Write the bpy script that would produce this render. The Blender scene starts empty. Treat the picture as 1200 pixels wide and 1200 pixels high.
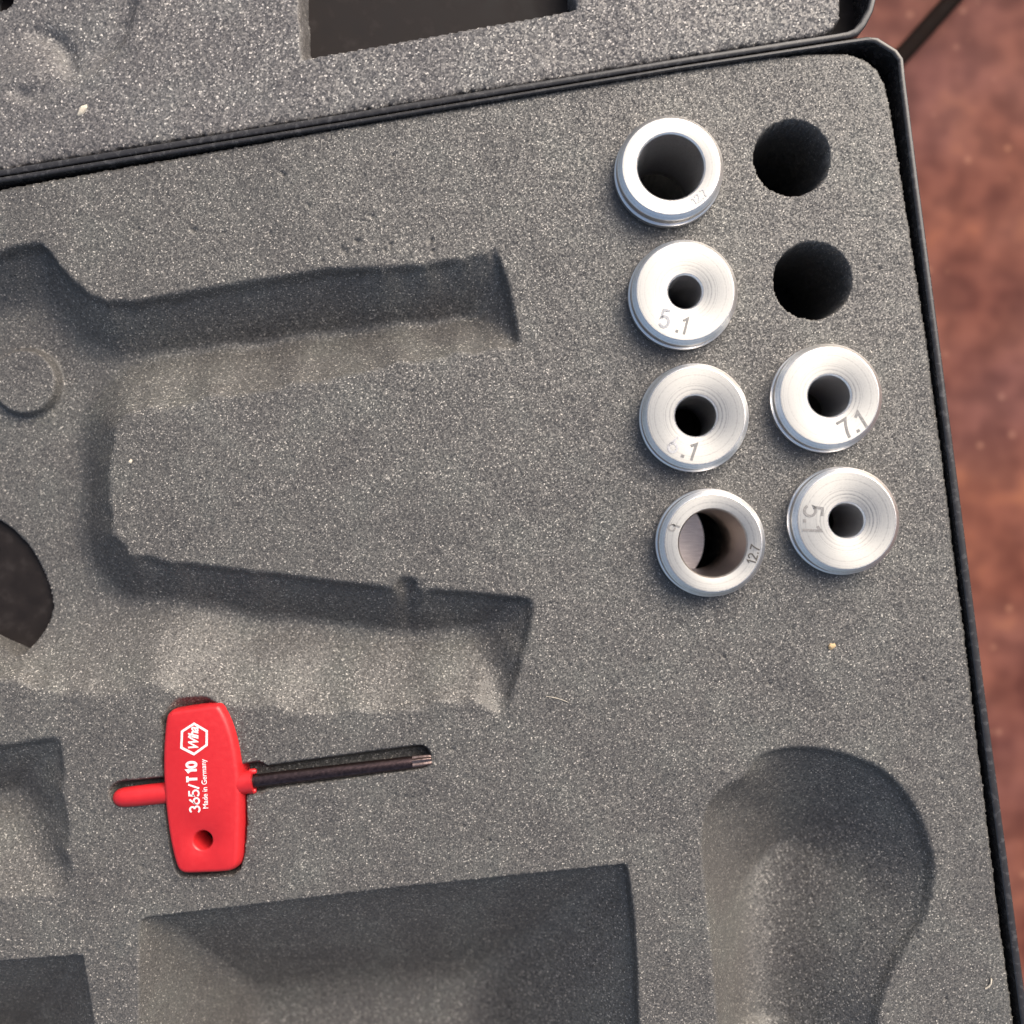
import bpy, bmesh, math, random
import numpy as np
from mathutils import Vector, Matrix

random.seed(7)
RNG = np.random.default_rng(11)
SC = bpy.context.scene
COL = SC.collection

# ------------------------------------------------------------------ units
# lengths below are written in "u" (0.19 mm); foam surface is z = 0, camera looks straight down
S = 0.00019
D = 1200.0                      # camera height above the foam, in u
R = math.radians

# ------------------------------------------------------------------ camera, sky, sun, exposure
cam_d = bpy.data.cameras.new("camera")
cam = bpy.data.objects.new("camera", cam_d)
COL.objects.link(cam)
cam.location = (0, 0, D * S)
cam_d.sensor_width = 36
cam_d.lens = 36
cam_d.clip_start = 0.005
cam_d.clip_end = 400
cam_d.dof.use_dof = True
cam_d.dof.focus_distance = (D - 8) * S
cam_d.dof.aperture_fstop = 7.0
SC.camera = cam

SUN_AZ, SUN_EL = 52.0, 41.0      # azimuth counted from +X towards +Y
w = bpy.data.worlds.new("World")
SC.world = w
w.use_nodes = True
nt = w.node_tree
bg = nt.nodes["Background"]
sky = nt.nodes.new("ShaderNodeTexSky")
sky.sky_type = 'NISHITA'
sky.sun_disc = False
sky.sun_elevation = R(SUN_EL)
sky.sun_rotation = R(90 - SUN_AZ)
sky.air_density = 1.0
sky.dust_density = 7.0
sky.ozone_density = 0.35
nt.links.new(sky.outputs[0], bg.inputs[0])
bg.inputs[1].default_value = 0.15

sun_d = bpy.data.lights.new("sun", 'SUN')
sun_d.energy = 2.5
sun_d.angle = R(55)
sun_d.color = (1.0, 0.96, 0.92)
sun = bpy.data.objects.new("sun", sun_d)
COL.objects.link(sun)
sd = Vector((math.cos(R(SUN_EL)) * math.cos(R(SUN_AZ)), math.cos(R(SUN_EL)) * math.sin(R(SUN_AZ)), math.sin(R(SUN_EL))))
sun.rotation_euler = sd.to_track_quat('Z', 'Y').to_euler()
sun.location = sd * 3

SC.view_settings.view_transform = 'Standard'
SC.view_settings.look = 'None'
SC.view_settings.exposure = 0.30
SC.view_settings.gamma = 1.0
SC.render.engine = 'CYCLES'
SC.cycles.use_denoising = True

# ------------------------------------------------------------------ helpers
def flat(x, y):
    """plan coordinates in u -> metres (x to the right, y down the photo)"""
    return (x - 600.0) * S, (600.0 - y) * S

def pt(x, y, z=0.0):
    X, Y = flat(x, y)
    return Vector((X, Y, z * S))

def seen(x, y, z):
    """plan coordinates (u) of something seen at x, y that stands at height z"""
    k = (D - z) / D
    return 600 + (x - 600) * k, 600 + (y - 600) * k

def sp(x, y, z):
    a, b = seen(x, y, z)
    return pt(a, b, z)

def finish(o, mat=None, parent=None):
    COL.objects.link(o)
    if mat is not None:
        o.data.materials.append(mat)
    if parent is not None:
        o.parent = parent
    return o

def obj_from_bm(name, bm, mat, parent=None, smooth=True, angle=35):
    me = bpy.data.meshes.new(name)
    bm.normal_update()
    bm.to_mesh(me)
    bm.free()
    if smooth:
        for p in me.polygons:
            p.use_smooth = True
        me.set_sharp_from_angle(angle=R(angle))
    return finish(bpy.data.objects.new(name, me), mat, parent)

def thing(name, label, cat, loc, group=None):
    o = bpy.data.objects.new(name, None)
    o.empty_display_size = 0.005
    COL.objects.link(o)
    o.location = loc
    tag(o, label, cat, group)
    return o

def tag(o, label, cat, group=None):
    o["label"] = label
    o["category"] = cat
    if group:
        o["group"] = group

def catmull(pts, n=8, closed=True):
    pts = [np.array(p, float) for p in pts]
    N = len(pts)
    out = []
    rng = range(N) if closed else range(N - 1)
    for i in rng:
        if closed:
            p0, p1, p2, p3 = pts[i - 1], pts[i], pts[(i + 1) % N], pts[(i + 2) % N]
        else:
            p0, p1, p2, p3 = pts[max(i - 1, 0)], pts[i], pts[i + 1], pts[min(i + 2, N - 1)]
        for k in range(n):
            t = k / n
            out.append(0.5 * ((2 * p1) + (-p0 + p2) * t + (2 * p0 - 5 * p1 + 4 * p2 - p3) * t * t + (-p0 + 3 * p1 - 3 * p2 + p3) * t ** 3))
    if not closed:
        out.append(pts[-1])
    return out

# ------------------------------------------------------------------ materials
def new_mat(name):
    m = bpy.data.materials.new(name)
    m.use_nodes = True
    n = m.node_tree.nodes
    return m, n, m.node_tree.links, n["Principled BSDF"]

def N(nodes, kind, **kw):
    nd = nodes.new(kind)
    for k, v in kw.items():
        if k in nd.inputs:
            nd.inputs[k].default_value = v
        else:
            setattr(nd, k, v)
    return nd

def ramp(nodes, stops):
    r = nodes.new("ShaderNodeValToRGB")
    e = r.color_ramp.elements
    while len(e) < len(stops):
        e.new(0.5)
    for el, (p, c) in zip(e, stops):
        el.position = p
        el.color = (c[0], c[1], c[2], 1) if isinstance(c, tuple) else (c, c, c, 1)
    return r

def foam_mat(name, cell_u, dark, mid, light, glint):
    m, n, l, b = new_mat(name)
    tc = n.new("ShaderNodeTexCoord")
    vor = N(n, "ShaderNodeTexVoronoi", feature='F1')
    vor.inputs["Scale"].default_value = 1.0 / (cell_u * S)
    l.new(tc.outputs["Object"], vor.inputs["Vector"])
    vor2 = N(n, "ShaderNodeTexVoronoi", feature='F1')
    vor2.inputs["Scale"].default_value = 1.0 / (cell_u * S * 2.3)
    l.new(tc.outputs["Object"], vor2.inputs["Vector"])
    # colour per cell
    sep = n.new("ShaderNodeSeparateColor")
    l.new(vor.outputs["Color"], sep.inputs[0])
    cr = ramp(n, [(0.0, dark), (0.40, mid), (0.65, mid), (0.93, light), (0.99, glint)])
    l.new(sep.outputs[0], cr.inputs[0])
    # broad mottling: slightly warm / cool, handled and dusty areas
    big = N(n, "ShaderNodeTexNoise")
    big.inputs["Scale"].default_value = 70
    big.inputs["Detail"].default_value = 4
    l.new(tc.outputs["Object"], big.inputs["Vector"])
    tint = ramp(n, [(0.28, (0.86, 0.84, 0.84)), (0.5, (1.0, 0.985, 0.97)), (0.72, (1.10, 1.12, 1.09))])
    l.new(big.outputs[0], tint.inputs[0])
    mul = N(n, "ShaderNodeMix", data_type='RGBA', blend_type='MULTIPLY')
    mul.inputs[0].default_value = 1.0
    l.new(cr.outputs[0], mul.inputs[6])
    l.new(tint.outputs[0], mul.inputs[7])
    # darker pores between cells
    pore = ramp(n, [(0.35, 1.0), (0.9, 0.6)])
    l.new(vor.outputs["Distance"], pore.inputs[0])
    mul2 = N(n, "ShaderNodeMix", data_type='RGBA', blend_type='MULTIPLY')
    mul2.inputs[0].default_value = 1.0
    l.new(mul.outputs[2], mul2.inputs[6])
    l.new(pore.outputs[0], mul2.inputs[7])
    l.new(mul2.outputs[2], b.inputs["Base Color"])
    # every cell wall faces its own way
    geo = n.new("ShaderNodeNewGeometry")
    off = N(n, "ShaderNodeVectorMath", operation='SUBTRACT')
    off.inputs[1].default_value = (0.5, 0.5, 0.5)
    l.new(vor.outputs["Color"], off.inputs[0])
    sca = N(n, "ShaderNodeVectorMath", operation='SCALE')
    sca.inputs["Scale"].default_value = 0.52
    l.new(off.outputs[0], sca.inputs[0])
    bump = N(n, "ShaderNodeBump")
    bump.inputs["Strength"].default_value = 0.22
    bump.inputs["Distance"].default_value = 1.2 * S
    bump.invert = True
    l.new(vor2.outputs["Distance"], bump.inputs["Height"])
    add = N(n, "ShaderNodeVectorMath", operation='ADD')
    l.new(bump.outputs[0], add.inputs[0])
    l.new(sca.outputs[0], add.inputs[1])
    nor = N(n, "ShaderNodeVectorMath", operation='NORMALIZE')
    l.new(add.outputs[0], nor.inputs[0])
    l.new(nor.outputs[0], b.inputs["Normal"])
    b.inputs["Roughness"].default_value = 0.42
    b.inputs["Specular IOR Level"].default_value = 0.45
    return m

M_FOAM = foam_mat("charcoal_foam", 1.35, (0.078, 0.0765, 0.0735), (0.106, 0.104, 0.0995), (0.134, 0.131, 0.126), (0.36, 0.345, 0.32))
M_FOAM2 = foam_mat("lid_foam", 1.9, (0.098, 0.095, 0.095), (0.128, 0.124, 0.124), (0.158, 0.153, 0.152), (0.40, 0.385, 0.37))

def plastic_mat(name, base, rough, wear=0.0, scale=300, var=1.0):
    m, n, l, b = new_mat(name)
    tc = n.new("ShaderNodeTexCoord")
    no = N(n, "ShaderNodeTexNoise")
    no.inputs["Scale"].default_value = scale
    no.inputs["Detail"].default_value = 6
    l.new(tc.outputs["Object"], no.inputs["Vector"])
    hi = tuple(min(1, c * (1 + 0.35 * var) + wear) for c in base)
    lo = tuple(c * (1 - 0.2 * var) for c in base)
    r = ramp(n, [(0.35, lo), (0.55, base), (0.75, hi)])
    l.new(no.outputs[0], r.inputs[0])
    l.new(r.outputs[0], b.inputs["Base Color"])
    rr = ramp(n, [(0.3, rough * 0.8), (0.7, min(1, rough * 1.3))])
    l.new(no.outputs[0], rr.inputs[0])
    l.new(rr.outputs[0], b.inputs["Roughness"])
    bu = N(n, "ShaderNodeBump")
    bu.inputs["Strength"].default_value = 0.12
    bu.inputs["Distance"].default_value = 0.5 * S
    l.new(no.outputs[0], bu.inputs["Height"])
    l.new(bu.outputs[0], b.inputs["Normal"])
    return m

M_CASE = plastic_mat("black_case_plastic", (0.030, 0.029, 0.030), 0.24, 0.04, 700)
M_FLOOR = plastic_mat("case_floor_plastic", (0.015, 0.012, 0.0115), 0.6, 0.008, 260)
M_FLOOR.node_tree.nodes["Principled BSDF"].inputs["Specular IOR Level"].default_value = 0.18
M_RED = plastic_mat("red_plastic", (0.50, 0.017, 0.022), 0.36, 0.0, 900, 0.12)
M_WHITE = plastic_mat("white_print", (0.82, 0.74, 0.74), 0.5, 0.0, 2500)

def metal_mat(name, base, rough, aniso, rot=0.0, rings=True):
    m, n, l, b = new_mat(name)
    tc = n.new("ShaderNodeTexCoord")
    b.inputs["Metallic"].default_value = 1.0
    b.inputs["Anisotropic"].default_value = aniso
    b.inputs["Anisotropic Rotation"].default_value = rot
    tg = N(n, "ShaderNodeTangent", direction_type='RADIAL', axis='Z')
    l.new(tg.outputs[0], b.inputs["Tangent"])
    sx = n.new("ShaderNodeSeparateXYZ")
    l.new(tc.outputs["Object"], sx.inputs[0])
    xy = n.new("ShaderNodeCombineXYZ")
    l.new(sx.outputs[0], xy.inputs[0])
    l.new(sx.outputs[1], xy.inputs[1])
    ln = N(n, "ShaderNodeVectorMath", operation='LENGTH')
    l.new(xy.outputs[0], ln.inputs[0])
    # turning marks: 1D noise over the radius, broken up a little along the turn
    wob = N(n, "ShaderNodeTexNoise")
    wob.inputs["Scale"].default_value = 160
    l.new(tc.outputs["Object"], wob.inputs["Vector"])
    ma = N(n, "ShaderNodeMath", operation='MULTIPLY_ADD')
    l.new(wob.outputs[0], ma.inputs[0])
    ma.inputs[1].default_value = 0.6 * S
    l.new(ln.outputs["Value"], ma.inputs[2])
    ring = N(n, "ShaderNodeTexNoise", noise_dimensions='1D')
    ring.inputs["Scale"].default_value = 1.0 / (2.1 * S)
    ring.inputs["Detail"].default_value = 3
    l.new(ma.outputs[0], ring.inputs["W"])
    fl = N(n, "ShaderNodeTexNoise")
    fl.inputs["Scale"].default_value = 2200
    fl.inputs["Detail"].default_value = 3
    l.new(tc.outputs["Object"], fl.inputs["Vector"])
    mx = N(n, "ShaderNodeMath", operation='MULTIPLY_ADD')
    l.new(fl.outputs[0], mx.inputs[0])
    mx.inputs[1].default_value = 0.5
    l.new(ring.outputs[0], mx.inputs[2])
    d = tuple(c * 0.70 for c in base)
    cr = ramp(n, [(0.45, d), (0.75, base), (1.0, tuple(min(1, c * 1.06) for c in base))])
    l.new(mx.outputs[0], cr.inputs[0])
    l.new(cr.outputs[0], b.inputs["Base Color"])
    rr = ramp(n, [(0.4, rough * 0.85), (1.0, min(1, rough * 1.3))])
    l.new(mx.outputs[0], rr.inputs[0])
    l.new(rr.outputs[0], b.inputs["Roughness"])
    bu = N(n, "ShaderNodeBump")
    bu.inputs["Strength"].default_value = 0.25 if rings else 0.1
    bu.inputs["Distance"].default_value = 0.25 * S
    l.new(mx.outputs[0], bu.inputs["Height"])
    l.new(bu.outputs[0], b.inputs["Normal"])
    return m

M_FACE = metal_mat("turned_aluminium_face", (0.45, 0.447, 0.43), 0.48, 0.54, 0.13)
M_SIDE = metal_mat("turned_aluminium_side", (0.84, 0.835, 0.83), 0.34, 0.3, 0.0, False)
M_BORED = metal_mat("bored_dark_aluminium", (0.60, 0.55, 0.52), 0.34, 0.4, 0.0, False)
M_BORE = metal_mat("bored_aluminium", (0.93, 0.93, 0.95), 0.36, 0.4, 0.0, False)
M_ENGR = plastic_mat("engraved_matt_grey", (0.23, 0.225, 0.22), 0.6, 0.0, 3000)

m, n, l, b = new_mat("burnished_steel")
b.inputs["Base Color"].default_value = (0.085, 0.060, 0.058, 1)
b.inputs["Metallic"].default_value = 0.85
b.inputs["Roughness"].default_value = 0.26
tc = n.new("ShaderNodeTexCoord")
no = N(n, "ShaderNodeTexNoise")
no.inputs["Scale"].default_value = 1500
l.new(tc.outputs["Object"], no.inputs["Vector"])
cr = ramp(n, [(0.35, (0.045, 0.031, 0.032)), (0.7, (0.085, 0.058, 0.058))])
l.new(no.outputs[0], cr.inputs[0])
l.new(cr.outputs[0], b.inputs["Base Color"])
M_STEEL = m
m2 = M_STEEL.copy()
m2.name = "bare_steel_tip"
for nd in m2.node_tree.nodes:
    if nd.type == 'VALTORGB':
        nd.color_ramp.elements[0].color = (0.14, 0.10, 0.09, 1)
        nd.color_ramp.elements[1].color = (0.28, 0.21, 0.19, 1)
M_TIP = m2

# rusty painted ground
m, n, l, b = new_mat("rusty_red_ground")
tc = n.new("ShaderNodeTexCoord")
n1 = N(n, "ShaderNodeTexNoise"); n1.inputs["Scale"].default_value = 55; n1.inputs["Detail"].default_value = 2; n1.inputs["Roughness"].default_value = 0.6
n2 = N(n, "ShaderNodeTexNoise"); n2.inputs["Scale"].default_value = 110; n2.inputs["Detail"].default_value = 1
n3 = N(n, "ShaderNodeTexVoronoi"); n3.inputs["Scale"].default_value = 120
n4 = N(n, "ShaderNodeTexNoise"); n4.inputs["Scale"].default_value = 17; n4.inputs["Detail"].default_value = 3
for q in (n1, n2, n3, n4):
    l.new(tc.outputs["Object"], q.inputs["Vector"])
c1 = ramp(n, [(0.30, (0.10, 0.030, 0.023)), (0.45, (0.142, 0.050, 0.037)), (0.60, (0.175, 0.066, 0.048)), (0.75, (0.23, 0.092, 0.056))])
l.new(n1.outputs[0], c1.inputs[0])
c2 = ramp(n, [(0.36, 0.84), (0.55, 1.0), (0.70, 1.08)])
l.new(n2.outputs[0], c2.inputs[0])
mm = N(n, "ShaderNodeMix", data_type='RGBA', blend_type='MULTIPLY'); mm.inputs[0].default_value = 1
l.new(c1.outputs[0], mm.inputs[6]); l.new(c2.outputs[0], mm.inputs[7])
c3 = ramp(n, [(0.06, 1.0), (0.20, 0.0)])
l.new(n3.outputs["Distance"], c3.inputs[0])
m3 = N(n, "ShaderNodeMix", data_type='RGBA', blend_type='MIX')
m3.inputs[7].default_value = (0.38, 0.19, 0.125, 1)
sm = N(n, "ShaderNodeMath", operation='MULTIPLY'); sm.inputs[1].default_value = 0.3
l.new(c3.outputs[0], sm.inputs[0]); l.new(sm.outputs[0], m3.inputs[0])
l.new(mm.outputs[2], m3.inputs[6])
c4 = ramp(n, [(0.36, (1.05, 0.96, 0.86)), (0.50, (1.0, 1.0, 1.0)), (0.64, (0.90, 0.94, 1.08))])
l.new(n4.outputs[0], c4.inputs[0])
m4 = N(n, "ShaderNodeMix", data_type='RGBA', blend_type='MULTIPLY'); m4.inputs[0].default_value = 1
l.new(m3.outputs[2], m4.inputs[6]); l.new(c4.outputs[0], m4.inputs[7])
l.new(m4.outputs[2], b.inputs["Base Color"])
b.inputs["Roughness"].default_value = 0.75
b.inputs["Specular IOR Level"].default_value = 0.2
bu = N(n, "ShaderNodeBump"); bu.inputs["Strength"].default_value = 0.5; bu.inputs["Distance"].default_value = 0.0006
l.new(n2.outputs[0], bu.inputs["Height"]); l.new(bu.outputs[0], b.inputs["Normal"])
M_GROUND = m
M_LINE = plastic_mat("dark_line_black", (0.010, 0.006, 0.005), 0.9, 0.0, 400)
M_LINE.node_tree.nodes["Principled BSDF"].inputs["Specular IOR Level"].default_value = 0.1
M_CRUMB = plastic_mat("tan_crumb", (0.55, 0.40, 0.22), 0.8, 0.05, 4000)
M_LINT = plastic_mat("pale_lint", (0.55, 0.50, 0.41), 0.8, 0.05, 4000)

# ------------------------------------------------------------------ the ground
bm = bmesh.new()
GZ = -400 * S
gs = 6.0
vs = [bm.verts.new((x, y, GZ)) for x, y in ((-gs, -gs), (gs, -gs), (gs, gs), (-gs, gs))]
bm.faces.new(vs)
g = obj_from_bm("ground", bm, M_GROUND, smooth=False)
g["kind"] = "structure"

# ------------------------------------------------------------------ case: shell and lid
def ring_wall(name, outer, inner, ztop, zbot, mat, parent, origin, floor_z=None, floor_mat=None, bev=1.6):
    """upright wall between two outlines (u), rim slightly rounded"""
    bm = bmesh.new()
    No = len(outer)
    def loop(pts, z):
        return [bm.verts.new(pt(x, y, z) - origin) for x, y in pts]
    def mixp(a, b_, t):
        return [(p[0] + (q[0] - p[0]) * t, p[1] + (q[1] - p[1]) * t) for p, q in zip(a, b_)]
    loops = [loop(outer, zbot), loop(outer, ztop - bev), loop(mixp(outer, inner, .12), ztop - bev * .35), loop(mixp(outer, inner, .3), ztop),
             loop(mixp(outer, inner, .7), ztop), loop(mixp(outer, inner, .88), ztop - bev * .35), loop(inner, ztop - bev), loop(inner, zbot)]
    for a, b_ in zip(loops[:-1], loops[1:]):
        for i in range(No):
            j = (i + 1) % No
            bm.faces.new((a[i], a[j], b_[j], b_[i]))
    bmesh.ops.recalc_face_normals(bm, faces=bm.faces)
    return obj_from_bm(name, bm, mat, parent, angle=25)

# outlines in u as they lie in plan, rims stand 5 u above the foam
RIM = 6.0
case_out = [seen(x, y, RIM) for x, y in [(-620, 310), (0, 207.5), (400, 142.5), (800, 76), (980, 48), (1016, 42.5), (1029, 43.5), (1052, 58), (1059, 68), (1061.5, 92),
            (1077, 215), (1101.5, 400), (1127.5, 600), (1153, 800), (1180, 1000), (1206, 1200), (1240, 1460), (1250, 1540), (1240, 1560), (1220, 1570), (-560, 1760)]]
case_in = [seen(x, y, RIM) for x, y in [(-612, 316), (0, 213.5), (400, 147.5), (800, 80.5), (980, 53.5), (1015, 48.5), (1025.5, 49.5), (1046, 62), (1052.5, 70.5), (1054.5, 93),
           (1069.5, 216), (1093.5, 401), (1119, 601), (1144.5, 801), (1171.5, 1001), (1197.5, 1201), (1231, 1458), (1241, 1536), (1234, 1552), (1216, 1561), (-554, 1750)]]
case = thing("tool_case", "open black plastic tool case with chamfered corners and hinged lid laid back", "case", pt(700, 700, -400))
O = case.location.copy()
ring_wall("shell", case_out, case_in, RIM, -385, M_CASE, case, O)
# inner deck the foam lies on
bm = bmesh.new()
ins = [(x + (600 - x) * 0.0005, y + (700 - y) * 0.0005) for x, y in case_in]
bm.faces.new([bm.verts.new(pt(x, y, -201) - O) for x, y in reversed(ins)])
bm.normal_update()
obj_from_bm("inner_floor", bm, M_FLOOR, case, smooth=False)
# raised step of the inner floor below the cut-through in the body recess
bm = bmesh.new()
a_ = [(-330, 530), (40, 580), (68, 640), (72, 740), (50, 778), (-330, 760)]
hi_ = [bm.verts.new(pt(x, y, -70) - O) for x, y in a_]
lo_ = [bm.verts.new(pt(x - (x > 0) * -4, y, -200.5) - O) for x, y in a_]
bm.faces.new(hi_)
for i in range(6):
    bm.faces.new((hi_[i], hi_[(i + 1) % 6], lo_[(i + 1) % 6], lo_[i]))
bmesh.ops.recalc_face_normals(bm, faces=bm.faces)
obj_from_bm("floor_step", bm, M_FLOOR, case, smooth=False)
bm = bmesh.new()
top = [bm.verts.new(pt(x, y, -385.5) - O) for x, y in case_out]
bot = [bm.verts.new(pt(x, y, -400) - O) for x, y in case_out]
bm.faces.new(top); bm.faces.new(list(reversed(bot)))
for i in range(len(top)):
    j = (i + 1) % len(top)
    bm.faces.new((top[i], bot[i], bot[j], top[j]))
bmesh.ops.recalc_face_normals(bm, faces=bm.faces)
obj_from_bm("base_plate", bm, M_CASE, case, smooth=False)

LRIM = 5.0
lid_out = [seen(x, y, LRIM) for x, y in [(-640, 304), (0, 206), (400, 141), (800, 74.5), (980, 46.5), (998, 43.5), (1007, 39.5), (1015, 30), (1023.5, 13), (1026.5, 0), (1010, -130), (960, -500), (-740, -400)]]
lid_in = [seen(x, y, LRIM) for x, y in [(-632, 296), (0, 198.5), (400, 133.5), (800, 67), (980, 39), (993, 36.5), (1001, 33), (1008, 25), (1016.5, 10), (1019, -1), (1002.5, -129), (953, -491), (-732, -392)]]
lid = ring_wall("lid_shell", lid_out, lid_in, LRIM, -300, M_CASE, case, O)
bm = bmesh.new()
lid_floor = [(x, y) for x, y in lid_in]
bm.faces.new([bm.verts.new(pt(x, y, -46) - O) for x, y in reversed(lid_floor)])
obj_from_bm("lid_floor", bm, M_FLOOR, lid, smooth=False)
bpy.data.objects["lid_floor"].location = (0, 0, 0)
bm = bmesh.new()
top = [bm.verts.new(pt(x, y, -300.5) - O) for x, y in lid_out]
bot = [bm.verts.new(pt(x, y, -315) - O) for x, y in lid_out]
bm.faces.new(top); bm.faces.new(list(reversed(bot)))
for i in range(len(top)):
    j = (i + 1) % len(top)
    bm.faces.new((top[i], bot[i], bot[j], top[j]))
bmesh.ops.recalc_face_normals(bm, faces=bm.faces)
obj_from_bm("lid_back", bm, M_CASE, lid, smooth=False)

# ------------------------------------------------------------------ foam: relief computed from outlines
class Field:
    def __init__(self, xs, ys):
        self.xs, self.ys = xs, ys
        self.X, self.Y = np.meshgrid(xs, ys)
        self.X = self.X.astype(np.float32); self.Y = self.Y.astype(np.float32)

def seg_dist(X, Y, a, b_):
    ax, ay = a; bx, by = b_
    dx, dy = bx - ax, by - ay
    L = dx * dx + dy * dy + 1e-9
    t = np.clip(((X - ax) * dx + (Y - ay) * dy) / L, 0, 1)
    return np.sqrt((X - ax - t * dx) ** 2 + (Y - ay - t * dy) ** 2)

def inside(X, Y, poly):
    ins = np.zeros(X.shape, bool)
    n_ = len(poly)
    for i in range(n_):
        x1, y1 = poly[i]; x2, y2 = poly[(i + 1) % n_]
        if y1 == y2:
            continue
        c = ((y1 > Y) != (y2 > Y)) & (X < (x2 - x1) * (Y - y1) / (y2 - y1) + x1)
        ins ^= c
    return ins

def smin(a, b_, k):
    h = np.clip(0.5 + 0.5 * (b_ - a) / k, 0, 1)
    return b_ * (1 - h) + a * h - k * h * (1 - h)

def smax(a, b_, k):
    return -smin(-a, -b_, k)

def blur(A, r):
    if r < 1:
        return A
    for _ in range(2):
        for ax in (0, 1):
            P = np.concatenate([np.repeat(np.take(A, [0], ax), r, ax), A, np.repeat(np.take(A, [-1], ax), r + 1, ax)], ax)
            Cs = np.cumsum(P, ax, dtype=np.float64)
            n_ = A.shape[ax]
            hi = np.take(Cs, np.arange(2 * r + 1, 2 * r + 1 + n_), ax)
            lo = np.take(Cs, np.arange(0, n_), ax)
            A = ((hi - lo) / (2 * r + 1)).astype(np.float32)
    return A

def pocket(F, edges, dmax, k=10.0, side=0.92):
    """edges: (x, y, slope) - slope belongs to the edge that starts at that point; slope None = open edge"""
    xs, ys = F.xs, F.ys
    px = [e[0] for e in edges]; py = [e[1] for e in edges]
    i0, i1 = np.searchsorted(xs, [min(px) - 2, max(px) + 2])
    j0, j1 = np.searchsorted(ys, [min(py) - 2, max(py) + 2])
    X = F.X[j0:j1, i0:i1]; Y = F.Y[j0:j1, i0:i1]
    ins = inside(X, Y, [(e[0], e[1]) for e in edges])
    by = {}
    for i, e in enumerate(edges):
        if e[2] is None:
            continue
        q = edges[(i + 1) % len(edges)]
        d = seg_dist(X, Y, e[:2], q[:2])
        by[e[2]] = np.minimum(by[e[2]], d) if e[2] in by else d
    dep = np.full(X.shape, dmax, np.float32)
    for s_, d in by.items():
        if s_ < 0:                         # plain even slope
            prof = -d * s_
        elif s_ >= 1.4:                      # cut lip, then the trough side
            lip_ = min(s_ * 4.0, 16.0)
            prof = smin(d * s_, lip_ + (d - lip_ / s_) * side, 5.0)
        else:
            prof = d * s_
        dep = smin(dep, np.maximum(prof, 0), k)
    dep = np.where(ins, np.maximum(dep, 0), 0)
    out = np.zeros(F.X.shape, np.float32)
    out[j0:j1, i0:i1] = dep
    return out

def circ(F, cx, cy, r):
    return np.sqrt((F.X - cx) ** 2 + (F.Y - cy) ** 2) - r

def vnoise(shape, cells, rng):
    """smooth random field, about CELLS samples per feature"""
    h, w_ = shape
    gh, gw = int(h / cells) + 3, int(w_ / cells) + 3
    gr = rng.standard_normal((gh, gw)).astype(np.float32)
    yy = np.arange(h) / cells; xx = np.arange(w_) / cells
    y0 = yy.astype(int); x0 = xx.astype(int)
    fy = (yy - y0)[:, None]; fx = (xx - x0)[None, :]
    fy = fy * fy * (3 - 2 * fy); fx = fx * fx * (3 - 2 * fx)
    a = gr[np.ix_(y0, x0)]; b_ = gr[np.ix_(y0, x0 + 1)]; c = gr[np.ix_(y0 + 1, x0)]; d = gr[np.ix_(y0 + 1, x0 + 1)]
    return ((a * (1 - fx) + b_ * fx) * (1 - fy) + (c * (1 - fx) + d * fx) * fy).astype(np.float32)

def relief_mesh(name, F, Z, keep, mat):
    ny, nx = Z.shape
    co = np.empty((ny * nx, 3), np.float32)
    co[:, 0] = ((F.X - 600) * S).ravel()
    co[:, 1] = ((600 - F.Y) * S).ravel()
    co[:, 2] = (Z * S).ravel()
    idx = np.arange(ny * nx).reshape(ny, nx)
    q = np.stack([idx[1:, :-1], idx[1:, 1:], idx[:-1, 1:], idx[:-1, :-1]], -1)
    kf = keep[:-1, :-1] & keep[1:, :-1] & keep[:-1, 1:] & keep[1:, 1:]
    q = q[kf]
    used = np.unique(q)
    remap = np.full(ny * nx, -1, np.int64); remap[used] = np.arange(len(used))
    co = co[used]; q = remap[q]
    me = bpy.data.meshes.new(name)
    me.vertices.add(len(co)); me.vertices.foreach_set("co", co.ravel())
    nf = len(q)
    me.loops.add(nf * 4); me.loops.foreach_set("vertex_index", q.ravel().astype(np.int32))
    me.polygons.add(nf)
    me.polygons.foreach_set("loop_start", np.arange(0, nf * 4, 4, dtype=np.int32))
    me.polygons.foreach_set("use_smooth", np.ones(nf, bool))
    me.update(calc_edges=True)
    return finish(bpy.data.objects.new(name, me), mat)

def axis(lo, flo, fhi, hi, step, coarse):
    a = np.arange(lo, flo, coarse)
    b_ = np.arange(flo, fhi, step)
    c = np.arange(fhi, hi + coarse, coarse)
    return np.concatenate([a, b_, c]).astype(np.float32)

# --- the big insert
BUSH = {  # face centre as seen, bore radius, ...
    'a': (785, 198.7), 'b': (801.3, 344.0), 'c': (815.3, 488.7), 'd': (834.0, 636.3), 'e': (970.7, 466.0), 'f': (990.7, 610.4)}
FACE_Z = 29.0
bpos = {k: seen(v[0], v[1], FACE_Z * 0.75) for k, v in BUSH.items()}

xs = axis(-580, -100, 1206, 1225, 1.7, 20)
ys = axis(40, 48, 1232, 1560, 1.7, 20)
F = Field(xs, ys)
dep = np.zeros(F.X.shape, np.float32)

OP = None
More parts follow.
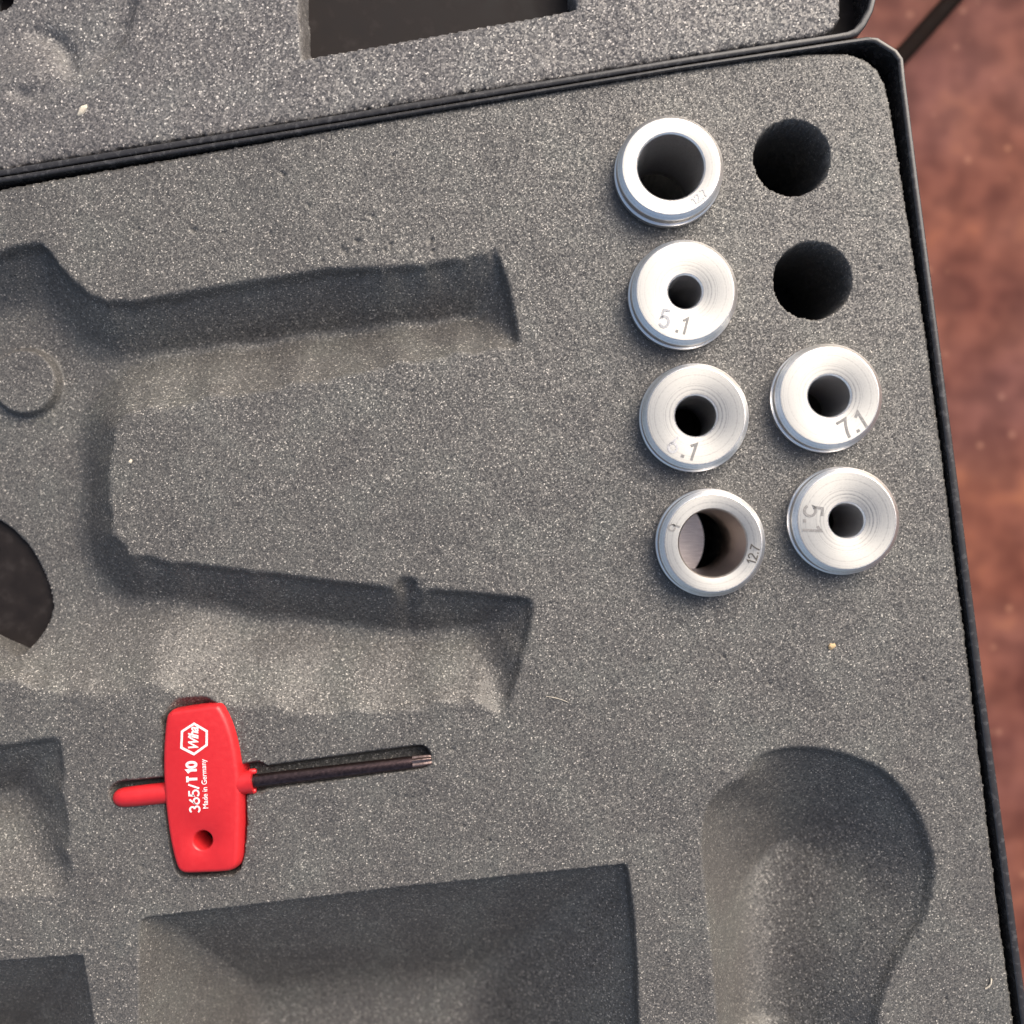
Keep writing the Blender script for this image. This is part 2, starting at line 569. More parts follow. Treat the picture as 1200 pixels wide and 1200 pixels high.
# the tool's outline: upper grip, body on the left, tongue of full-height foam, lower grip
U_ = [(-300, 340, 5.0), (0, 300, 5.0), (22, 293, 5.0), (40, 290, 5.0), (52, 290, 5.0), (62, 300, 5.0), (72, 315, 5.0), (88, 333, 5.0), (108, 349, 4.0), (128, 356, 3.5), (160, 357, 3.5), (250, 341, 3.5), (330, 328, 3.5), (385, 319, 3.5),
      (450, 317, 3.2), (500, 314, 3.0), (545, 306, 2.2), (570, 298, 1.5), (581, 287, 4.0), (598, 335, 4.0), (613, 409, 2.2), (585, 414, 1.35), (540, 420, 1.25), (470, 431, 1.2), (350, 456, 1.1), (250, 472, 1.0), (178, 487, 0.9), (157, 493, 1.0),
      (143, 508, 1.2), (132, 545, 1.2), (131, 590, 1.2), (140, 628, 1.6), (158, 652, 2.5), (205, 662, 3.0), (300, 673, 3.5), (400, 686, 3.5), (462, 692, 3.0), (472, 681, 3.0), (488, 681, 3.0), (497, 694, 3.5), (560, 699, 3.5), (600, 703, 3.5), (622, 705, 3.5),
      (629, 712, 3.0), (616, 775, 2.6), (594, 846, 0.85), (560, 824, 0.85), (520, 832, 0.80), (420, 842, 0.75), (320, 838, 0.70), (180, 812, 0.6), (98, 822, 0.9), (60, 818, 1.2), (20, 800, 1.2), (-60, 800, 1.2), (-300, 850, None)]
dep = pocket(F, U_, 100, 24, 1.0)
cap = 62 + 44 * np.clip((F.X - 100) / 170, 0, 1) ** 1.3
dep = blur(np.where(dep > 0, np.maximum(smin(dep, cap, 16), 0), 0), 1)
# raised round pad in the body recess
padx, pady = seen(27, 447, -48)
pad = np.clip(-circ(F, padx, pady, 43) * 2.5, 0, 14)
dep = np.where(dep > 5, np.maximum(dep - pad, 3), dep)
# rectangular recesses
E_ = [(-300, 900, 3.0), (0, 879, 3.0), (66, 868, 3.0), (74, 866, 2.2), (80, 930, 1.4), (87, 1000, 0.9), (92, 1050, 0.75), (-300, 1068, None)]
dE = pocket(F, E_, 120, 24, 0.95)
F_ = [(-300, 1138, 4.5), (0, 1126, 4.5), (97, 1119, 3.5), (110, 1200, 3.5), (140, 1480, -1.6), (-300, 1500, None)]
dF = pocket(F, F_, 180, 12, 1.0)
G_ = [(163, 1076, 4.5), (450, 1042, 4.5), (735, 1012, 5.0), (743, 1070, 5.0), (747, 1130, 5.0), (749, 1200, 5.0), (752, 1440, -1.6), (158, 1500, -2.0)]
dG = pocket(F, G_, 190, 30, 0.95)
Hs = catmull([(826, 1000), (828, 950), (846, 914), (880, 893), (930, 880), (985, 885), (1040, 908), (1076, 950), (1096, 1005), (1096, 1045), (1084, 1085), (1060, 1125), (1042, 1165), (1033, 1205), (1030, 1300), (1030, 1440), (960, 1500), (880, 1440), (856, 1300), (843, 1180), (834, 1080)], 4)
H_ = []
for x, y in Hs:
    s_ = -1.8 if (x < 870 and y > 905) else 2.6
    H_.append((float(x), float(y), s_))
dH = pocket(F, H_, 150, 100, 0.85)
dep = np.maximum.reduce([dep, blur(dE, 1), dF, dG, blur(dH, 1)])
# key recess: handle, peg, shaft
def capsule(a, b_, r):
    return seg_dist(F.X, F.Y, a, b_) - r
hand = [(193, 840), (200, 831), (250, 826), (258, 832), (267, 850), (274, 870), (282, 895), (289, 930), (290, 965), (287, 1000), (282, 1020), (272, 1027), (214, 1029), (206, 1022), (200, 1000), (195, 970), (191, 930), (190, 890)]
dKey = pocket(F, [(x, y, 5.0 if y > 838 else 3.0) for x, y in hand], 34, 5, 5.0)
dKey = np.maximum(dKey, pocket(F, [(188, 840, 1.6), (205, 818, 1.2), (240, 813, 1.6), (256, 824, 3.0), (262, 850, None), (195, 870, None)], 22, 6, 1.5))
dKey = np.maximum(dKey, np.clip(-capsule((292, 914), (491, 887), 14.5) * 3.5, 0, 26))
dKey = np.maximum(dKey, np.clip(-capsule((285, 914), (300, 911), 19) * 3.5, 0, 26))
dKey = np.maximum(dKey, np.clip(-capsule((142, 930), (200, 924), 15) * 3.0, 0, 26))
dep = np.maximum(dep, dKey)
# small nicks and dents in the top face
rn = random.Random(23)
flat_top = dep < 0.5
nick = np.zeros(F.X.shape, np.float32)
for i_ in range(70):
    if i_ < 22:
        nx_, ny_ = rn.gauss(420, 90), rn.gauss(285, 25)
    else:
        nx_, ny_ = rn.uniform(0, 1130), rn.uniform(120, 1190)
    r1, r2, th_ = rn.uniform(1.6, 4.5), rn.uniform(1.0, 2.6), rn.uniform(0, 3.14)
    i0, i1 = np.searchsorted(xs, [nx_ - 16, nx_ + 16]); j0, j1 = np.searchsorted(ys, [ny_ - 16, ny_ + 16])
    if i1 <= i0 or j1 <= j0:
        continue
    dx_ = F.X[j0:j1, i0:i1] - nx_; dy_ = F.Y[j0:j1, i0:i1] - ny_
    u1 = dx_ * math.cos(th_) + dy_ * math.sin(th_); u2 = -dx_ * math.sin(th_) + dy_ * math.cos(th_)
    nick[j0:j1, i0:i1] += rn.uniform(1.5, 4.0) * np.exp(-(u1 / r1) ** 2 - (u2 / r2) ** 2)
dep += nick * flat_top
# soft dished wear round the key and at small nicks
dep += 2.0 * np.exp(-((F.X - 480) ** 2 / 500 + (F.Y - 690) ** 2 / 60)) * (dep < 2)
# round sockets right through
cut = np.full(F.X.shape, 1e3, np.float32)
for k_, (bx, by) in bpos.items():
    cut = np.minimum(cut, circ(F, bx, by, 47.0))
for hx, hy, hr in ((928, 185, 44.5), (952, 329, 45.5)):
    cut = np.minimum(cut, circ(F, hx, hy, hr))
# body recess is cut through at the left edge
ell = catmull([(-300, 540), (-120, 570), (-20, 604), (6, 616), (32, 641), (52, 678), (60, 712), (52, 742), (35, 764), (10, 755), (-60, 728), (-300, 690)], 4)
ellp = [(*map(float, seen(x, y, -56)), 16.0) for x, y in ell]
thru = pocket(F, ellp, 210, 3, 16.0)
jit = RNG.standard_normal(F.X.shape).astype(np.float32)
sdn = vnoise(F.X.shape, 2.0, RNG) * 0.4
wall = np.clip((-(cut + sdn)) * 26.0, 0, 201)
dep = np.minimum(np.maximum(dep, wall) + thru, 201)
# foam cells: uneven skin
cells = 0.15 * jit + 0.10 * vnoise(F.X.shape, 2.2, RNG) + 0.15 * vnoise(F.X.shape, 9, RNG) + 0.8 * vnoise(F.X.shape, 60, RNG)
Z = np.where(dep > 200.4, -202, -dep + cells)
# outer edge of the insert, corner rounded, hairy cut
edge = [(-560, 318), (0, 221.5), (200, 186), (400, 149.5), (600, 114.5), (767, 86.5), (833, 76), (900, 66.5), (950, 63), (985, 62.5), (1000, 64), (1015, 70), (1028, 81), (1037, 97), (1043, 121),
        (1058.5, 220), (1087, 400), (1112.5, 600), (1138, 800), (1162, 1000), (1188, 1200), (1222, 1452), (1200, 1550), (-540, 1740)]
near = (F.X > 900) | (F.Y < 330)
d = np.full(F.X.shape, 1e3, np.float32)
for i in range(len(edge)):
    a, b_ = edge[i], edge[(i + 1) % len(edge)]
    d = np.minimum(d, seg_dist(F.X, F.Y, a, b_))
ins = inside(F.X, F.Y, edge)
sd_ = np.where(ins, d, -d) + sdn * 1.0
Z = np.where(sd_ > 0, Z - 2.0 * np.exp(-sd_ / 2.5), np.maximum(-201, Z + sd_ * 26))
keep = Z > -200.5
# keep one ring below so that walls reach the floor
k2 = keep.copy()
k2[1:] |= keep[:-1]; k2[:-1] |= keep[1:]; k2[:, 1:] |= keep[:, :-1]; k2[:, :-1] |= keep[:, 1:]
Zc = np.maximum(Z, -201)
foam = relief_mesh("foam_insert", F, Zc, k2, M_FOAM)
tag(foam, "large charcoal foam insert with tool recesses and round sockets filling the case base", "foam insert")

# --- the lid insert
xs2 = axis(-640, -40, 990, 1000, 2.1, 20)
ys2 = axis(-460, -40, 214, 330, 2.1, 20)
F2 = Field(xs2, ys2)
L0 = -3.0
d2 = np.zeros(F2.X.shape, np.float32)
bowl = -circ(F2, 40, -10, 122)
d2 = smin(np.clip(bowl * 1.0, 0, 60), np.full_like(d2, 13), 8)
d2 = np.where(bowl > 0, np.maximum(d2, 0), 0)
# the lower rim of the bowl runs out to nothing
d2 *= np.clip((112 - F2.Y) / 60, 0, 1)
bump2 = np.clip(-circ(F2, 32, 76, 48) * 0.15, 0, 6)
d2 = np.maximum(d2 - bump2, 0) + 0
ang = np.arctan2(F2.Y - 76, F2.X - 32)
rr_ = np.sqrt((F2.X - 32) ** 2 + (F2.Y - 76) ** 2)
d2 += 7 * np.exp(-((rr_ - 44) / 11.0) ** 2) * np.clip(np.cos(ang + 0.75) * 2.2 - 1.0, 0, 1)
d2 += 4 * np.exp(-((rr_ - 34) / 9.0) ** 2) * np.clip(np.cos(ang - 1.45) * 2.2 - 1.0, 0, 1)
sdn2 = vnoise(F2.X.shape, 2.0, RNG)
rect = [(342, -330, 14.0), (349, 0, 14.0), (353.0, 68.5, 14.0), (520, 39, 14.0), (676, 9.5, 14.0), (668, -40, 14.0), (640, -330, 14.0)]
dr = pocket(F2, rect, 48, 2, 14.0)
corner = np.clip(-(circ(F2, -8, -12, 17)) * 20, 0, 60)
d2 = np.maximum(d2, corner)
Z2 = L0 - np.maximum(d2, dr) + 0.22 * RNG.standard_normal(F2.X.shape) + 0.2 * vnoise(F2.X.shape, 2.4, RNG) + 0.2 * vnoise(F2.X.shape, 9, RNG) + vnoise(F2.X.shape, 60, RNG)
edge2 = [(-630, 296), (0, 197), (400, 132), (800, 66), (940, 43), (966, 39), (978, 33), (984, 22), (985, 0), (975, -120), (930, -450), (-600, -450)]
dd = np.full(F2.X.shape, 1e3, np.float32)
for i in range(len(edge2)):
    dd = np.minimum(dd, seg_dist(F2.X, F2.Y, edge2[i], edge2[(i + 1) % len(edge2)]))
s2 = np.where(inside(F2.X, F2.Y, edge2), dd, -dd) + sdn2
Z2 = np.where(s2 > 0, Z2 - 2.5 * np.exp(-s2 / 3), np.maximum(-47, Z2 + s2 * 22))
keep2 = (Z2 > -46.5)
kk = keep2.copy()
kk[1:] |= keep2[:-1]; kk[:-1] |= keep2[1:]; kk[:, 1:] |= keep2[:, :-1]; kk[:, :-1] |= keep2[:, 1:]
foam2 = relief_mesh("foam_insert", F2, np.maximum(Z2, -47), kk, M_FOAM2)
tag(foam2, "coarser pale grey foam insert in the lid with a dark rectangular cut-out", "foam insert")

# ------------------------------------------------------------------ lathe / tube / text builders
def lathe_bm(profile, seg=96, closed=False):
    bm = bmesh.new()
    loops = []
    for r, z in profile:
        loops.append([bm.verts.new((r * S * math.cos(2 * math.pi * i / seg), r * S * math.sin(2 * math.pi * i / seg), z * S)) for i in range(seg)])
    pairs = list(zip(loops[:-1], loops[1:]))
    if closed:
        pairs.append((loops[-1], loops[0]))
    for a, b_ in pairs:
        for i in range(seg):
            j = (i + 1) % seg
            bm.faces.new((a[i], a[j], b_[j], b_[i]))
    return bm

def text_obj(name, body, size, mat, parent, loc, rot=0.0, extrude=0.35, shear=0.0, spacing=1.0, bold=0.0, sx=1.0, bend=None):
    cu = bpy.data.curves.new(name, 'FONT')
    cu.body = body
    cu.size = size * S
    cu.align_x = 'CENTER'
    cu.align_y = 'CENTER'
    cu.extrude = extrude * S
    cu.offset = bold * S
    cu.shear = shear
    cu.space_character = spacing
    cu.resolution_u = 3
    tmp = bpy.data.objects.new(name + "_curve", cu)
    COL.objects.link(tmp)
    dg = bpy.context.evaluated_depsgraph_get()
    me = bpy.data.meshes.new_from_object(tmp.evaluated_get(dg))
    bpy.data.objects.remove(tmp)
    bpy.data.curves.remove(cu)
    me.name = name
    for v in me.vertices:
        v.co.x *= sx
    me.transform(Matrix.Rotation(rot, 4, 'Z'))
    me.materials.clear()
    o = bpy.data.objects.new(name, me)
    finish(o, mat, parent)
    o.location = loc
    return o

def arc(cx, cy, rx, ry, a0, a1, n_=12):
    return [(cx + rx * math.cos(R(a0 + (a1 - a0) * i / n_)), cy + ry * math.sin(R(a0 + (a1 - a0) * i / n_))) for i in range(n_ + 1)]

# single-stroke lettering, cap height 1: glyph -> (advance, strokes)
GLYPH = {
    '0': (0.66, [arc(0.28, 0.5, 0.24, 0.46, 90, 450, 28)]),
    '1': (0.50, [[(0.06, 0.74), (0.28, 0.93), (0.28, 0.0)]]),
    '2': (0.64, [arc(0.28, 0.70, 0.23, 0.26, 170, -20, 14) + [(0.05, 0.04), (0.53, 0.04)]]),
    '3': (0.64, [arc(0.26, 0.73, 0.21, 0.23, 160, -80, 14), arc(0.26, 0.27, 0.24, 0.24, 80, -160, 16)]),
    '5': (0.64, [[(0.49, 0.96), (0.13, 0.96), (0.09, 0.52)] + arc(0.27, 0.32, 0.25, 0.29, 140, -150, 18)]),
    '6': (0.64, [[(0.43, 0.96), (0.12, 0.50)] + arc(0.29, 0.29, 0.24, 0.26, 150, -200, 24)]),
    '7': (0.60, [[(0.03, 0.96), (0.50, 0.96)] + [(0.36, 0.66), (0.26, 0.34), (0.21, 0.0)]]),
    '/': (0.46, [[(0.02, -0.04), (0.36, 1.0)]]),
    'T': (0.64, [[(0.02, 0.95), (0.54, 0.95)], [(0.28, 0.95), (0.28, 0.0)]]),
    '.': (0.28, [[(0.05, 0.075), (0.20, 0.075)]]),
    ' ': (0.18, []),
}
def stroke_text(name, body, h, wid, mat, parent, loc, rot=0.0, lift=0.25, sx=1.0, shear=0.0):
    """flat ribbons along the strokes, standing LIFT above the surface (cap height h, stroke width wid, in u)"""
    bm = bmesh.new()
    tot = sum(GLYPH[c][0] for c in body) - 0.08
    x0 = -tot / 2
    M = Matrix.Rotation(rot, 3, 'Z')
    lay = 0
    for c in body:
        adv, strokes = GLYPH[c]
        for st in strokes:
            lay += 1
            P_ = [Vector((((x + x0) * sx + shear * y) * h, (y - 0.5) * h)) for x, y in st]
            ww = wid if c != '.' else max(wid, 0.15 * h)
            L1, L2 = [], []
            for i, p in enumerate(P_):
                d0 = (p - P_[i - 1]).normalized() if i > 0 else None
                d1 = (P_[i + 1] - p).normalized() if i < len(P_) - 1 else None
                if d0 is None: d0 = d1
                if d1 is None: d1 = d0
                nv = Vector((-d0.y, d0.x)) + Vector((-d1.y, d1.x))
                nv.normalize()
                k = 1 / max(0.45, nv.dot(Vector((-d0.y, d0.x))))
                L1.append(p + nv * ww * 0.5 * k)
                L2.append(p - nv * ww * 0.5 * k)
            zt = lift + 0.02 * (lay % 3)
            rows = []
            for a, b_ in zip(L1, L2):
                rows.append([bm.verts.new(M @ (Vector((q_.x, q_.y, z_)) * S)) for q_, z_ in ((a, -0.1), (a, zt), (b_, zt), (b_, -0.1))])
            for ra, rb_ in zip(rows[:-1], rows[1:]):
                for i in range(3):
                    bm.faces.new((ra[i], ra[i + 1], rb_[i + 1], rb_[i]))
            bm.faces.new(rows[0]); bm.faces.new(rows[-1])
        x0 += adv
    bmesh.ops.recalc_face_normals(bm, faces=bm.faces)
    o = obj_from_bm(name, bm, mat, parent, smooth=False)
    o.location = loc
    return o

# ------------------------------------------------------------------ bushings
GROUP = "turned aluminium bushings in the foam sockets"
def bushing(key, rb, label, tilt=(0, 0), texts=(), lip=None):
    bx, by = bpos[key]
    t = thing("bushing", label, "bushing", pt(bx, by, 0), GROUP)
    ft = FACE_Z
    # flange: inner chamfer, turned face, outer chamfer, groove, lower rim
    face = [(rb + 1.6, ft - 0.15), (rb + 2.2, ft), (55.6, ft)]
    obj_from_bm("face", lathe_bm(list(reversed(face))), M_FACE, t, angle=20)
    side = [(55.6, ft), (56.2, ft - 0.25), (60.9, ft - 4.6), (61.4, ft - 5.6), (61.4, 13.5), (60.4, 12.6), (60.4, 11.2), (61.8, 10.4), (63.0, 9.2), (63.0, 1.8), (62.0, 0.8), (45.5, 0.8)]
    obj_from_bm("flange", lathe_bm(list(reversed(side))), M_SIDE, t, angle=20)
    bore = [(rb + 1.6, ft - 0.15), (rb, ft - 2.0), (rb, -86)]
    if lip:                                # added pale plate below the open end, shaped as the lit patch
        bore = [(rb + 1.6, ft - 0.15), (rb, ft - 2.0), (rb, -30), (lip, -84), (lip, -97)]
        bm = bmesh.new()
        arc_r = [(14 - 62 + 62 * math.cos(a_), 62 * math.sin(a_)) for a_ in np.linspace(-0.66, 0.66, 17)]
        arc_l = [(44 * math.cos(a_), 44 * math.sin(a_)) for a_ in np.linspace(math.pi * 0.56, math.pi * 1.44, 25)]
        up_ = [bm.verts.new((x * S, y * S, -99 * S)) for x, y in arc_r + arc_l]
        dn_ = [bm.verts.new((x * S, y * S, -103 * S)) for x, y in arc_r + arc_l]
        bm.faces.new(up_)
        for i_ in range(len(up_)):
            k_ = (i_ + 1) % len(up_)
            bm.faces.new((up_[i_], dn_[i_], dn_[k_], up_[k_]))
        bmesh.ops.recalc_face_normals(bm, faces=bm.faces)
        obj_from_bm("lit_patch_plate", bm, M_LIT_PATCH, t, smooth=False)
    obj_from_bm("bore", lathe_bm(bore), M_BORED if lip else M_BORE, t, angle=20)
    end = lip if lip else rb
    shank = [(45.5, 0.8), (44.8, 0.0), (44.8, -95.5), (43.8, -97), (end, -97)]
    if not lip:
        shank.append((rb, -86))
    obj_from_bm("shank", lathe_bm(list(reversed(shank))), M_SIDE, t, angle=20)
    for body, r_, az, size, rot, mat, kw in texts:
        stroke_text("engraving", body, size, size * 0.14, mat, t, (r_ * S * math.cos(R(az)), r_ * S * math.sin(R(az)), ft * S), R(rot), 0.4, **kw)
    t.rotation_euler = (R(tilt[0]), R(tilt[1]), 0)
    return t

mp, n, l, b = new_mat("brushed_lit_patch")  # light tone of the lit patch in the bore, with brushed streaks
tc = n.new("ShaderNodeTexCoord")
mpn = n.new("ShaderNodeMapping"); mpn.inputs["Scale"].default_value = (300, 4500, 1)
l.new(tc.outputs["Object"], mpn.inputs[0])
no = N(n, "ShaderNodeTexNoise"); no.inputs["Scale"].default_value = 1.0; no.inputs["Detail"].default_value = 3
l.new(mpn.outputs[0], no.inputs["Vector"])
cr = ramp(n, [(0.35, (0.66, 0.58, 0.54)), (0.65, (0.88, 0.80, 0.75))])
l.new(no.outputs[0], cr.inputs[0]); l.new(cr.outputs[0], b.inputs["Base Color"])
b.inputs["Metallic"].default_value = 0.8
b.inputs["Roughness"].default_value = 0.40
M_LIT_PATCH = mp
M_ENGD = plastic_mat("engraved_dark", (0.07, 0.065, 0.06), 0.7, 0.0, 3000)
M_ENGL = plastic_mat("engraved_bright", (0.36, 0.37, 0.39), 0.5, 0.0, 3000)
M_ENGF = plastic_mat("engraved_faint", (0.48, 0.48, 0.49), 0.5, 0.0, 3000)
bushing('a', 38.2, "aluminium bushing with a wide dark bore beside the upper empty socket", (-2.5, 0.5),
        [("12.7", 47.5, -48, 10, 38, M_ENGF, {})])
bushing('b', 19.3, "aluminium bushing marked 5.1, second from the top of the left column", (-1.5, 1.0),
        [("5", 39, -127, 21, -12, M_ENGL, {}), (".1", 38.5, -95, 20, -14, M_ENGR, {})])
bushing('c', 23.5, "aluminium bushing with a mid-sized bore, third down the left column, first digit faded", (-1.5, -2.5),
        [("6", 41, -128, 20, -16, M_ENGF, {}), (".1", 40, -100, 21, -18, M_ENGR, {"sx": 1.2})])
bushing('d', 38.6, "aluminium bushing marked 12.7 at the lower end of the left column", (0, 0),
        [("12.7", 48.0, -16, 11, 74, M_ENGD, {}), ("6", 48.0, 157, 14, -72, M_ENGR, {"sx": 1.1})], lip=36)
bushing('e', 24.0, "aluminium bushing marked 7.1 below the two empty sockets", (-2.5, -2.0),
        [("7.1", 42, -52, 22, 31, M_ENGR, {"sx": 1.1})])
bushing('f', 20.0, "aluminium bushing marked 5.1 sideways at the lower end of the right column", (-1.0, -2.0),
        [("5.1", 38, 178, 22, -93, M_ENGR, {"sx": 1.1})])

# ------------------------------------------------------------------ red flag-handled key
KT = 11.0                         # top of the handle
kc = seen(238, 925, 0)
key = thing("flag_key", "small red flag-handled key with a black blade lying in the foam", "key", pt(kc[0], kc[1], -24))
KO = key.location.copy()
KM = Matrix.Translation(-KO)
q = 5.215
raw = [(382, 170), (405, 130), (440, 118), (560, 100), (680, 86), (712, 95), (735, 128), (765, 190), (790, 265), (812, 360), (828, 470), (836, 580), (838, 700), (836, 820), (832, 940), (828, 1020), (815, 1070), (780, 1100), (720, 1110), (600, 1116), (510, 1118), (475, 1108), (450, 1080), (425, 1000), (402, 890), (384, 760), (370, 610), (364, 470), (367, 320)]
outline = [seen(120 + x / q, 810 + y / q, KT) for x, y in raw]
outl = catmull(outline, 4)
def inset(pts, d_):
    out = []
    n_ = len(pts)
    P_ = [np.array(p) for p in pts]
    area = sum(P_[i][0] * P_[(i + 1) % n_][1] - P_[(i + 1) % n_][0] * P_[i][1] for i in range(n_))
    sg = 1 if area > 0 else -1
    for i in range(n_):
        t_ = P_[(i + 1) % n_] - P_[i - 1]
        t_ = t_ / (np.linalg.norm(t_) + 1e-9)
        out.append(P_[i] + sg * d_ * np.array([-t_[1], t_[0]]))
    return out
hx, hy = seen(120 + 612 / q, 810 + 912 / q, KT)
bm = bmesh.new()
loops = []
for ins_, z in ((9.0, -26.0), (2.0, -25.0), (0.4, -22.0), (-1.0, -8.0), (-0.8, 2.0), (0.4, KT - 4.2), (1.6, KT - 1.9), (3.2, KT - 0.6), (5.6, KT)):
    loops.append([bm.verts.new(pt(p[0] + (KT - z) * 0.16, p[1], z) - KO) for p in inset(outl, ins_)])
nL = len(outl)
for a, b_ in zip(loops[:-1], loops[1:]):
    for i in range(nL):
        j = (i + 1) % nL
        bm.faces.new((a[i], a[j], b_[j], b_[i]))
hl = []
for r_, z in ((13.2, KT), (12.2, KT - 0.5), (11.0, KT - 2.2), (10.6, KT - 4.0), (10.6, -26.0)):
    hl.append([bm.verts.new(pt(hx + (KT - z) * 0.16 + r_ * math.cos(2 * math.pi * i / 40), hy + r_ * math.sin(2 * math.pi * i / 40), z) - KO) for i in range(40)])
for a, b_ in zip(hl[:-1], hl[1:]):
    for i in range(40):
        j = (i + 1) % 40
        bm.faces.new((a[i], a[j], b_[j], b_[i]))
def fill(l1, l2):
    es = []
    for L_ in (l1, l2):
        for i in range(len(L_)):
            e = bm.edges.get((L_[i], L_[(i + 1) % len(L_)]))
            es.append(e)
    bmesh.ops.triangle_fill(bm, edges=es, use_beauty=True, use_dissolve=False)
fill(loops[-1], hl[0])
fill(loops[0], hl[-1])
bmesh.ops.recalc_face_normals(bm, faces=bm.faces)
obj_from_bm("handle", bm, M_RED, key, angle=50)

def rod(name, a, b_, prof, mat, parent, seg=28, shape=None, start=0.0):
    """surface of revolution along a-b; prof: (t along, radius in u)"""
    a = Vector(a); b_ = Vector(b_)
    ax = (b_ - a).normalized()
    up = Vector((0, 0, 1))
    u_ = ax.cross(up).normalized(); v_ = u_.cross(ax)
    bm = bmesh.new()
    prev = None
    rings = []
    L_ = (b_ - a).length
    for t_, r_ in prof:
        c = a + ax * (t_ * L_)
        ring = []
        for i in range(seg):
            th = 2 * math.pi * i / seg
            rr = r_ * S * (shape(th, t_) if shape else 1)
            ring.append(bm.verts.new(c + u_ * math.cos(th) * rr + v_ * math.sin(th) * rr - KO))
        rings.append(ring)
    for p_, n_ in zip(rings[:-1], rings[1:]):
        for i in range(seg):
            j = (i + 1) % seg
            bm.faces.new((p_[i], p_[j], n_[j], n_[i]))
    bm.faces.new(rings[0]); bm.faces.new(list(reversed(rings[-1])))
    bmesh.ops.recalc_face_normals(bm, faces=bm.faces)
    return obj_from_bm(name, bm, mat, parent, angle=40)

# peg with a rounded end
pz = -3.0
rod("side_peg", sp(200, 928.5, pz), sp(133, 935.5, pz), [(0, 12.2), (0.55, 12.0), (0.80, 11.4), (0.90, 10.0), (0.96, 7.2), (1.0, 3.0)], M_RED, key)
# collar with notched end
rod("collar", sp(268, 919, pz), sp(297.5, 915.5, pz), [(0, 13.0), (0.30, 13.4), (0.42, 13.6), (0.55, 13.6), (0.86, 13.6), (0.90, 13.8), (1.0, 14.0)], M_RED, key, seg=32,
    shape=None)
for sgn in (-1, 1):
    a0 = sp(293.0, 915.8 + sgn * 11.3, pz + 1); a1 = sp(300.5, 914.9 + sgn * 11.3, pz + 1)
    rod("collar_prong", a0, a1, [(0, 3.6), (0.75, 3.5), (1.0, 2.2)], M_RED, key, seg=12)
sh = rod("blade", sp(290, 916.3, pz), sp(484, 893.3, pz), [(0, 8.0), (0.97, 7.7), (1.0, 7.0)], M_STEEL, key, seg=32)
star = lambda th, t_: 1.0 + 0.15 * math.cos(6 * th)
rod("star_tip", sp(483.5, 893.4, pz), sp(506, 890.6, pz), [(0, 6.6), (0.25, 6.5), (0.85, 6.3), (1.0, 5.4)], M_TIP, sh, seg=72, shape=star)

# white printing on the handle
def kp(cx, cy, z=KT):                # point given in the handle close-up
    return sp(120 + cx / q, 810 + cy / q, z) - KO
hexpts = [(560, 190), (645, 240), (644, 332), (560, 393), (475, 350), (480, 242)]
hc = np.array([560, 291])
bm = bmesh.new()
lo = [bm.verts.new(kp(x, y, KT + 0.25)) for x, y in hexpts]
hi_ = [bm.verts.new(kp(*(hc + (np.array(p) - hc) * 0.83), KT + 0.25)) for p in hexpts]
lo2 = [bm.verts.new(kp(x, y, KT - 0.1)) for x, y in hexpts]
hi2 = [bm.verts.new(kp(*(hc + (np.array(p) - hc) * 0.83), KT - 0.1)) for p in hexpts]
for i in range(6):
    j = (i + 1) % 6
    bm.faces.new((lo[i], lo[j], hi_[j], hi_[i]))
    bm.faces.new((lo2[i], lo2[j], lo[j], lo[i]))
    bm.faces.new((hi2[j], hi2[i], hi_[i], hi_[j]))
bmesh.ops.recalc_face_normals(bm, faces=bm.faces)
emb = obj_from_bm("hexagon_emblem", bm, M_WHITE, key, smooth=False)
rt = R(93)
text_obj("emblem_lettering", "Wiha", 16.5, M_WHITE, key, kp(559, 291), R(90), 0.25, 0.3, 0.9, 0.4, 0.80)
stroke_text("printed_number", "365/", 12.0, 2.0, M_WHITE, key, kp(561, 655), rt, 0.2, 1.2)
stroke_text("printed_number", "T 10", 12.0, 3.0, M_WHITE, key, kp(546, 493), rt, 0.2, 1.05)
text_obj("printed_line", "Made in Germany", 8.6, M_WHITE, key, kp(625, 567), rt, 0.25, 0, 1.0, 0.1, 0.93)

# ------------------------------------------------------------------ little bits on the foam and the dark line on the ground
def crumb(name, x, y, z, r, ax, rot, mat, label):
    bm = bmesh.new()
    bmesh.ops.create_icosphere(bm, subdivisions=2, radius=r * S)
    rs = random.Random(int(x * 7 + y))
    for v in bm.verts:
        v.co *= 1 + rs.uniform(-0.25, 0.2)
        v.co.x *= ax
        v.co.z *= 0.6
    bmesh.ops.rotate(bm, verts=bm.verts, cent=(0, 0, 0), matrix=Matrix.Rotation(R(rot), 3, 'Z'))
    o = obj_from_bm(name, bm, mat)
    o.location = pt(x, y, z + r * 0.45)
    tag(o, label, "crumb")
    return o

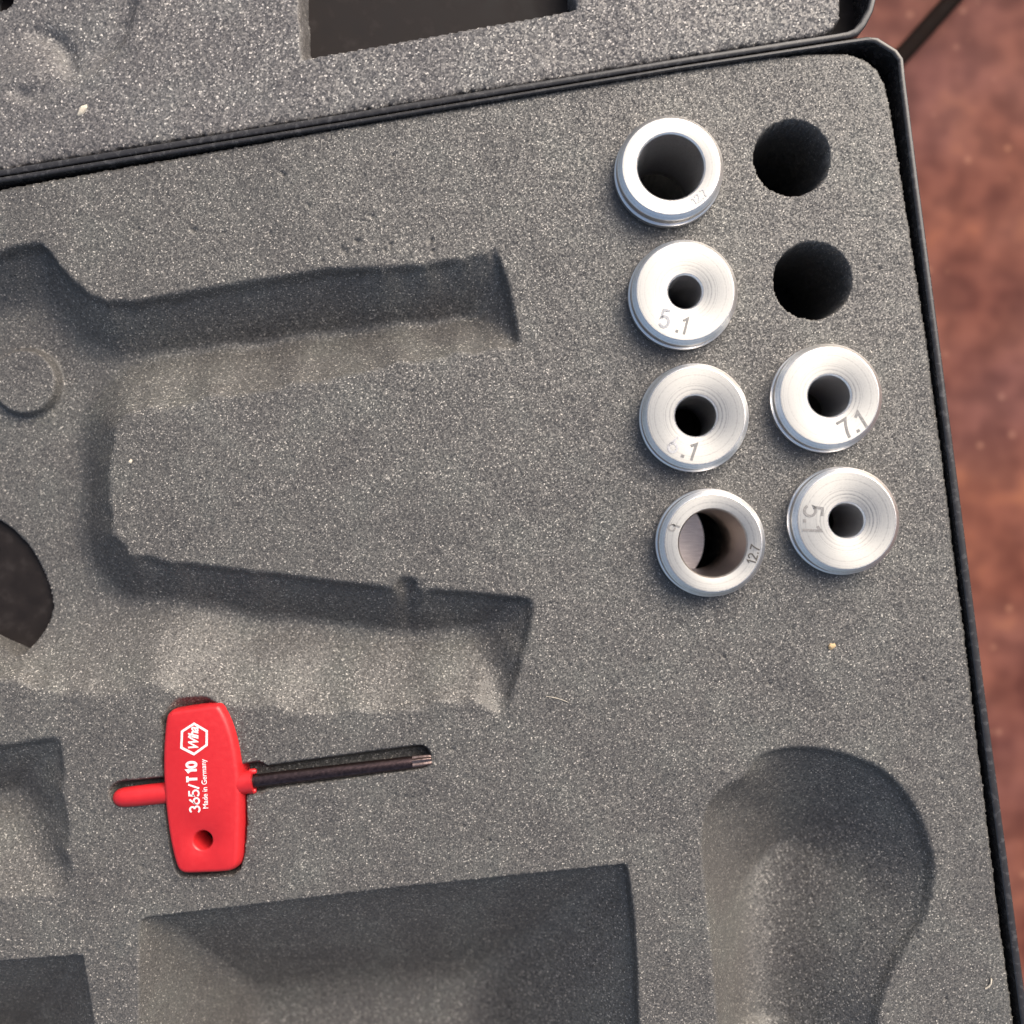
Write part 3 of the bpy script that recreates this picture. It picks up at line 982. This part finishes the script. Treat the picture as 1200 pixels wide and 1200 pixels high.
def fibre(x0, y0, x1, y1, bow, z, r, label, mat):
    bm = bmesh.new()
    pts = []
    o0 = pt((x0 + x1) / 2, (y0 + y1) / 2, z)
    nx, ny = -(y1 - y0), (x1 - x0)
    L_ = math.hypot(nx, ny)
    for i in range(9):
        t_ = i / 8
        s_ = math.sin(math.pi * t_) * bow
        pts.append(pt(x0 + (x1 - x0) * t_ + nx / L_ * s_, y0 + (y1 - y0) * t_ + ny / L_ * s_, z + 1.2 * math.sin(math.pi * t_)) - o0)
    rings = []
    for i, p in enumerate(pts):
        a = (pts[min(i + 1, 8)] - pts[max(i - 1, 0)]).normalized()
        u_ = a.cross(Vector((0, 0, 1))).normalized(); v_ = u_.cross(a)
        rings.append([bm.verts.new(p + (u_ * math.cos(k * math.pi / 3) + v_ * math.sin(k * math.pi / 3)) * r * S) for k in range(6)])
    for p_, n_ in zip(rings[:-1], rings[1:]):
        for i in range(6):
            bm.faces.new((p_[i], p_[(i + 1) % 6], n_[(i + 1) % 6], n_[i]))
    bm.faces.new(rings[0]); bm.faces.new(rings[-1])
    bmesh.ops.recalc_face_normals(bm, faces=bm.faces)
    o = obj_from_bm("fibre", bm, mat)
    o.location = o0
    tag(o, label, "fibre")

crumb("crumb", 974, 757, 0.5, 3.6, 1.25, 30, M_CRUMB, "tiny tan crumb on the foam below the lowest right bushing")
crumb("crumb", 96, 129, L0 - 0.5, 4.2, 2.0, 48, M_LINT, "small cream fleck lying on the lid foam")
crumb("crumb", 153, 541, 0.0, 2.2, 1.3, 60, M_LINT, "small whitish speck on the rounded tongue between the two grip recesses")
fibre(640, 816, 666, 823, -1.5, 1.0, 0.35, "thin pale straight hair on the foam beside the lower grip recess", M_LINT)
fibre(1154, 1158, 1161, 1146, 2.0, 1.5, 1.0, "short curled pale fibre near the right edge of the foam", M_LINT)

# unidentified dark line behind the case corner, built as a straight black strand
bm = bmesh.new()
c0 = sp(1030, 95, -385); c1 = sp(1398, -319, -385)
pts = [c0.lerp(c1, i / 12) for i in range(13)]
mid = c0.lerp(c1, .5)
rings = []
ax = (c1 - c0).normalized(); u_ = ax.cross(Vector((0, 0, 1))).normalized()
for i, p in enumerate(pts):
    bow = u_ * math.sin(i / 12 * math.pi) * 1 * S
    rings.append([bm.verts.new(p + bow - mid + (u_ * math.cos(k * math.pi / 6) + Vector((0, 0, 1)) * math.sin(k * math.pi / 6)) * 13.0 * S) for k in range(12)])
for p_, n_ in zip(rings[:-1], rings[1:]):
    for i in range(12):
        bm.faces.new((p_[i], p_[(i + 1) % 12], n_[(i + 1) % 12], n_[i]))
bm.faces.new(rings[0]); bm.faces.new(rings[-1])
bmesh.ops.recalc_face_normals(bm, faces=bm.faces)
dark_line = obj_from_bm("dark_line", bm, M_LINE)
dark_line.location = mid
tag(dark_line, "blurred black line on the rusty ground behind the case corner", "dark_line")
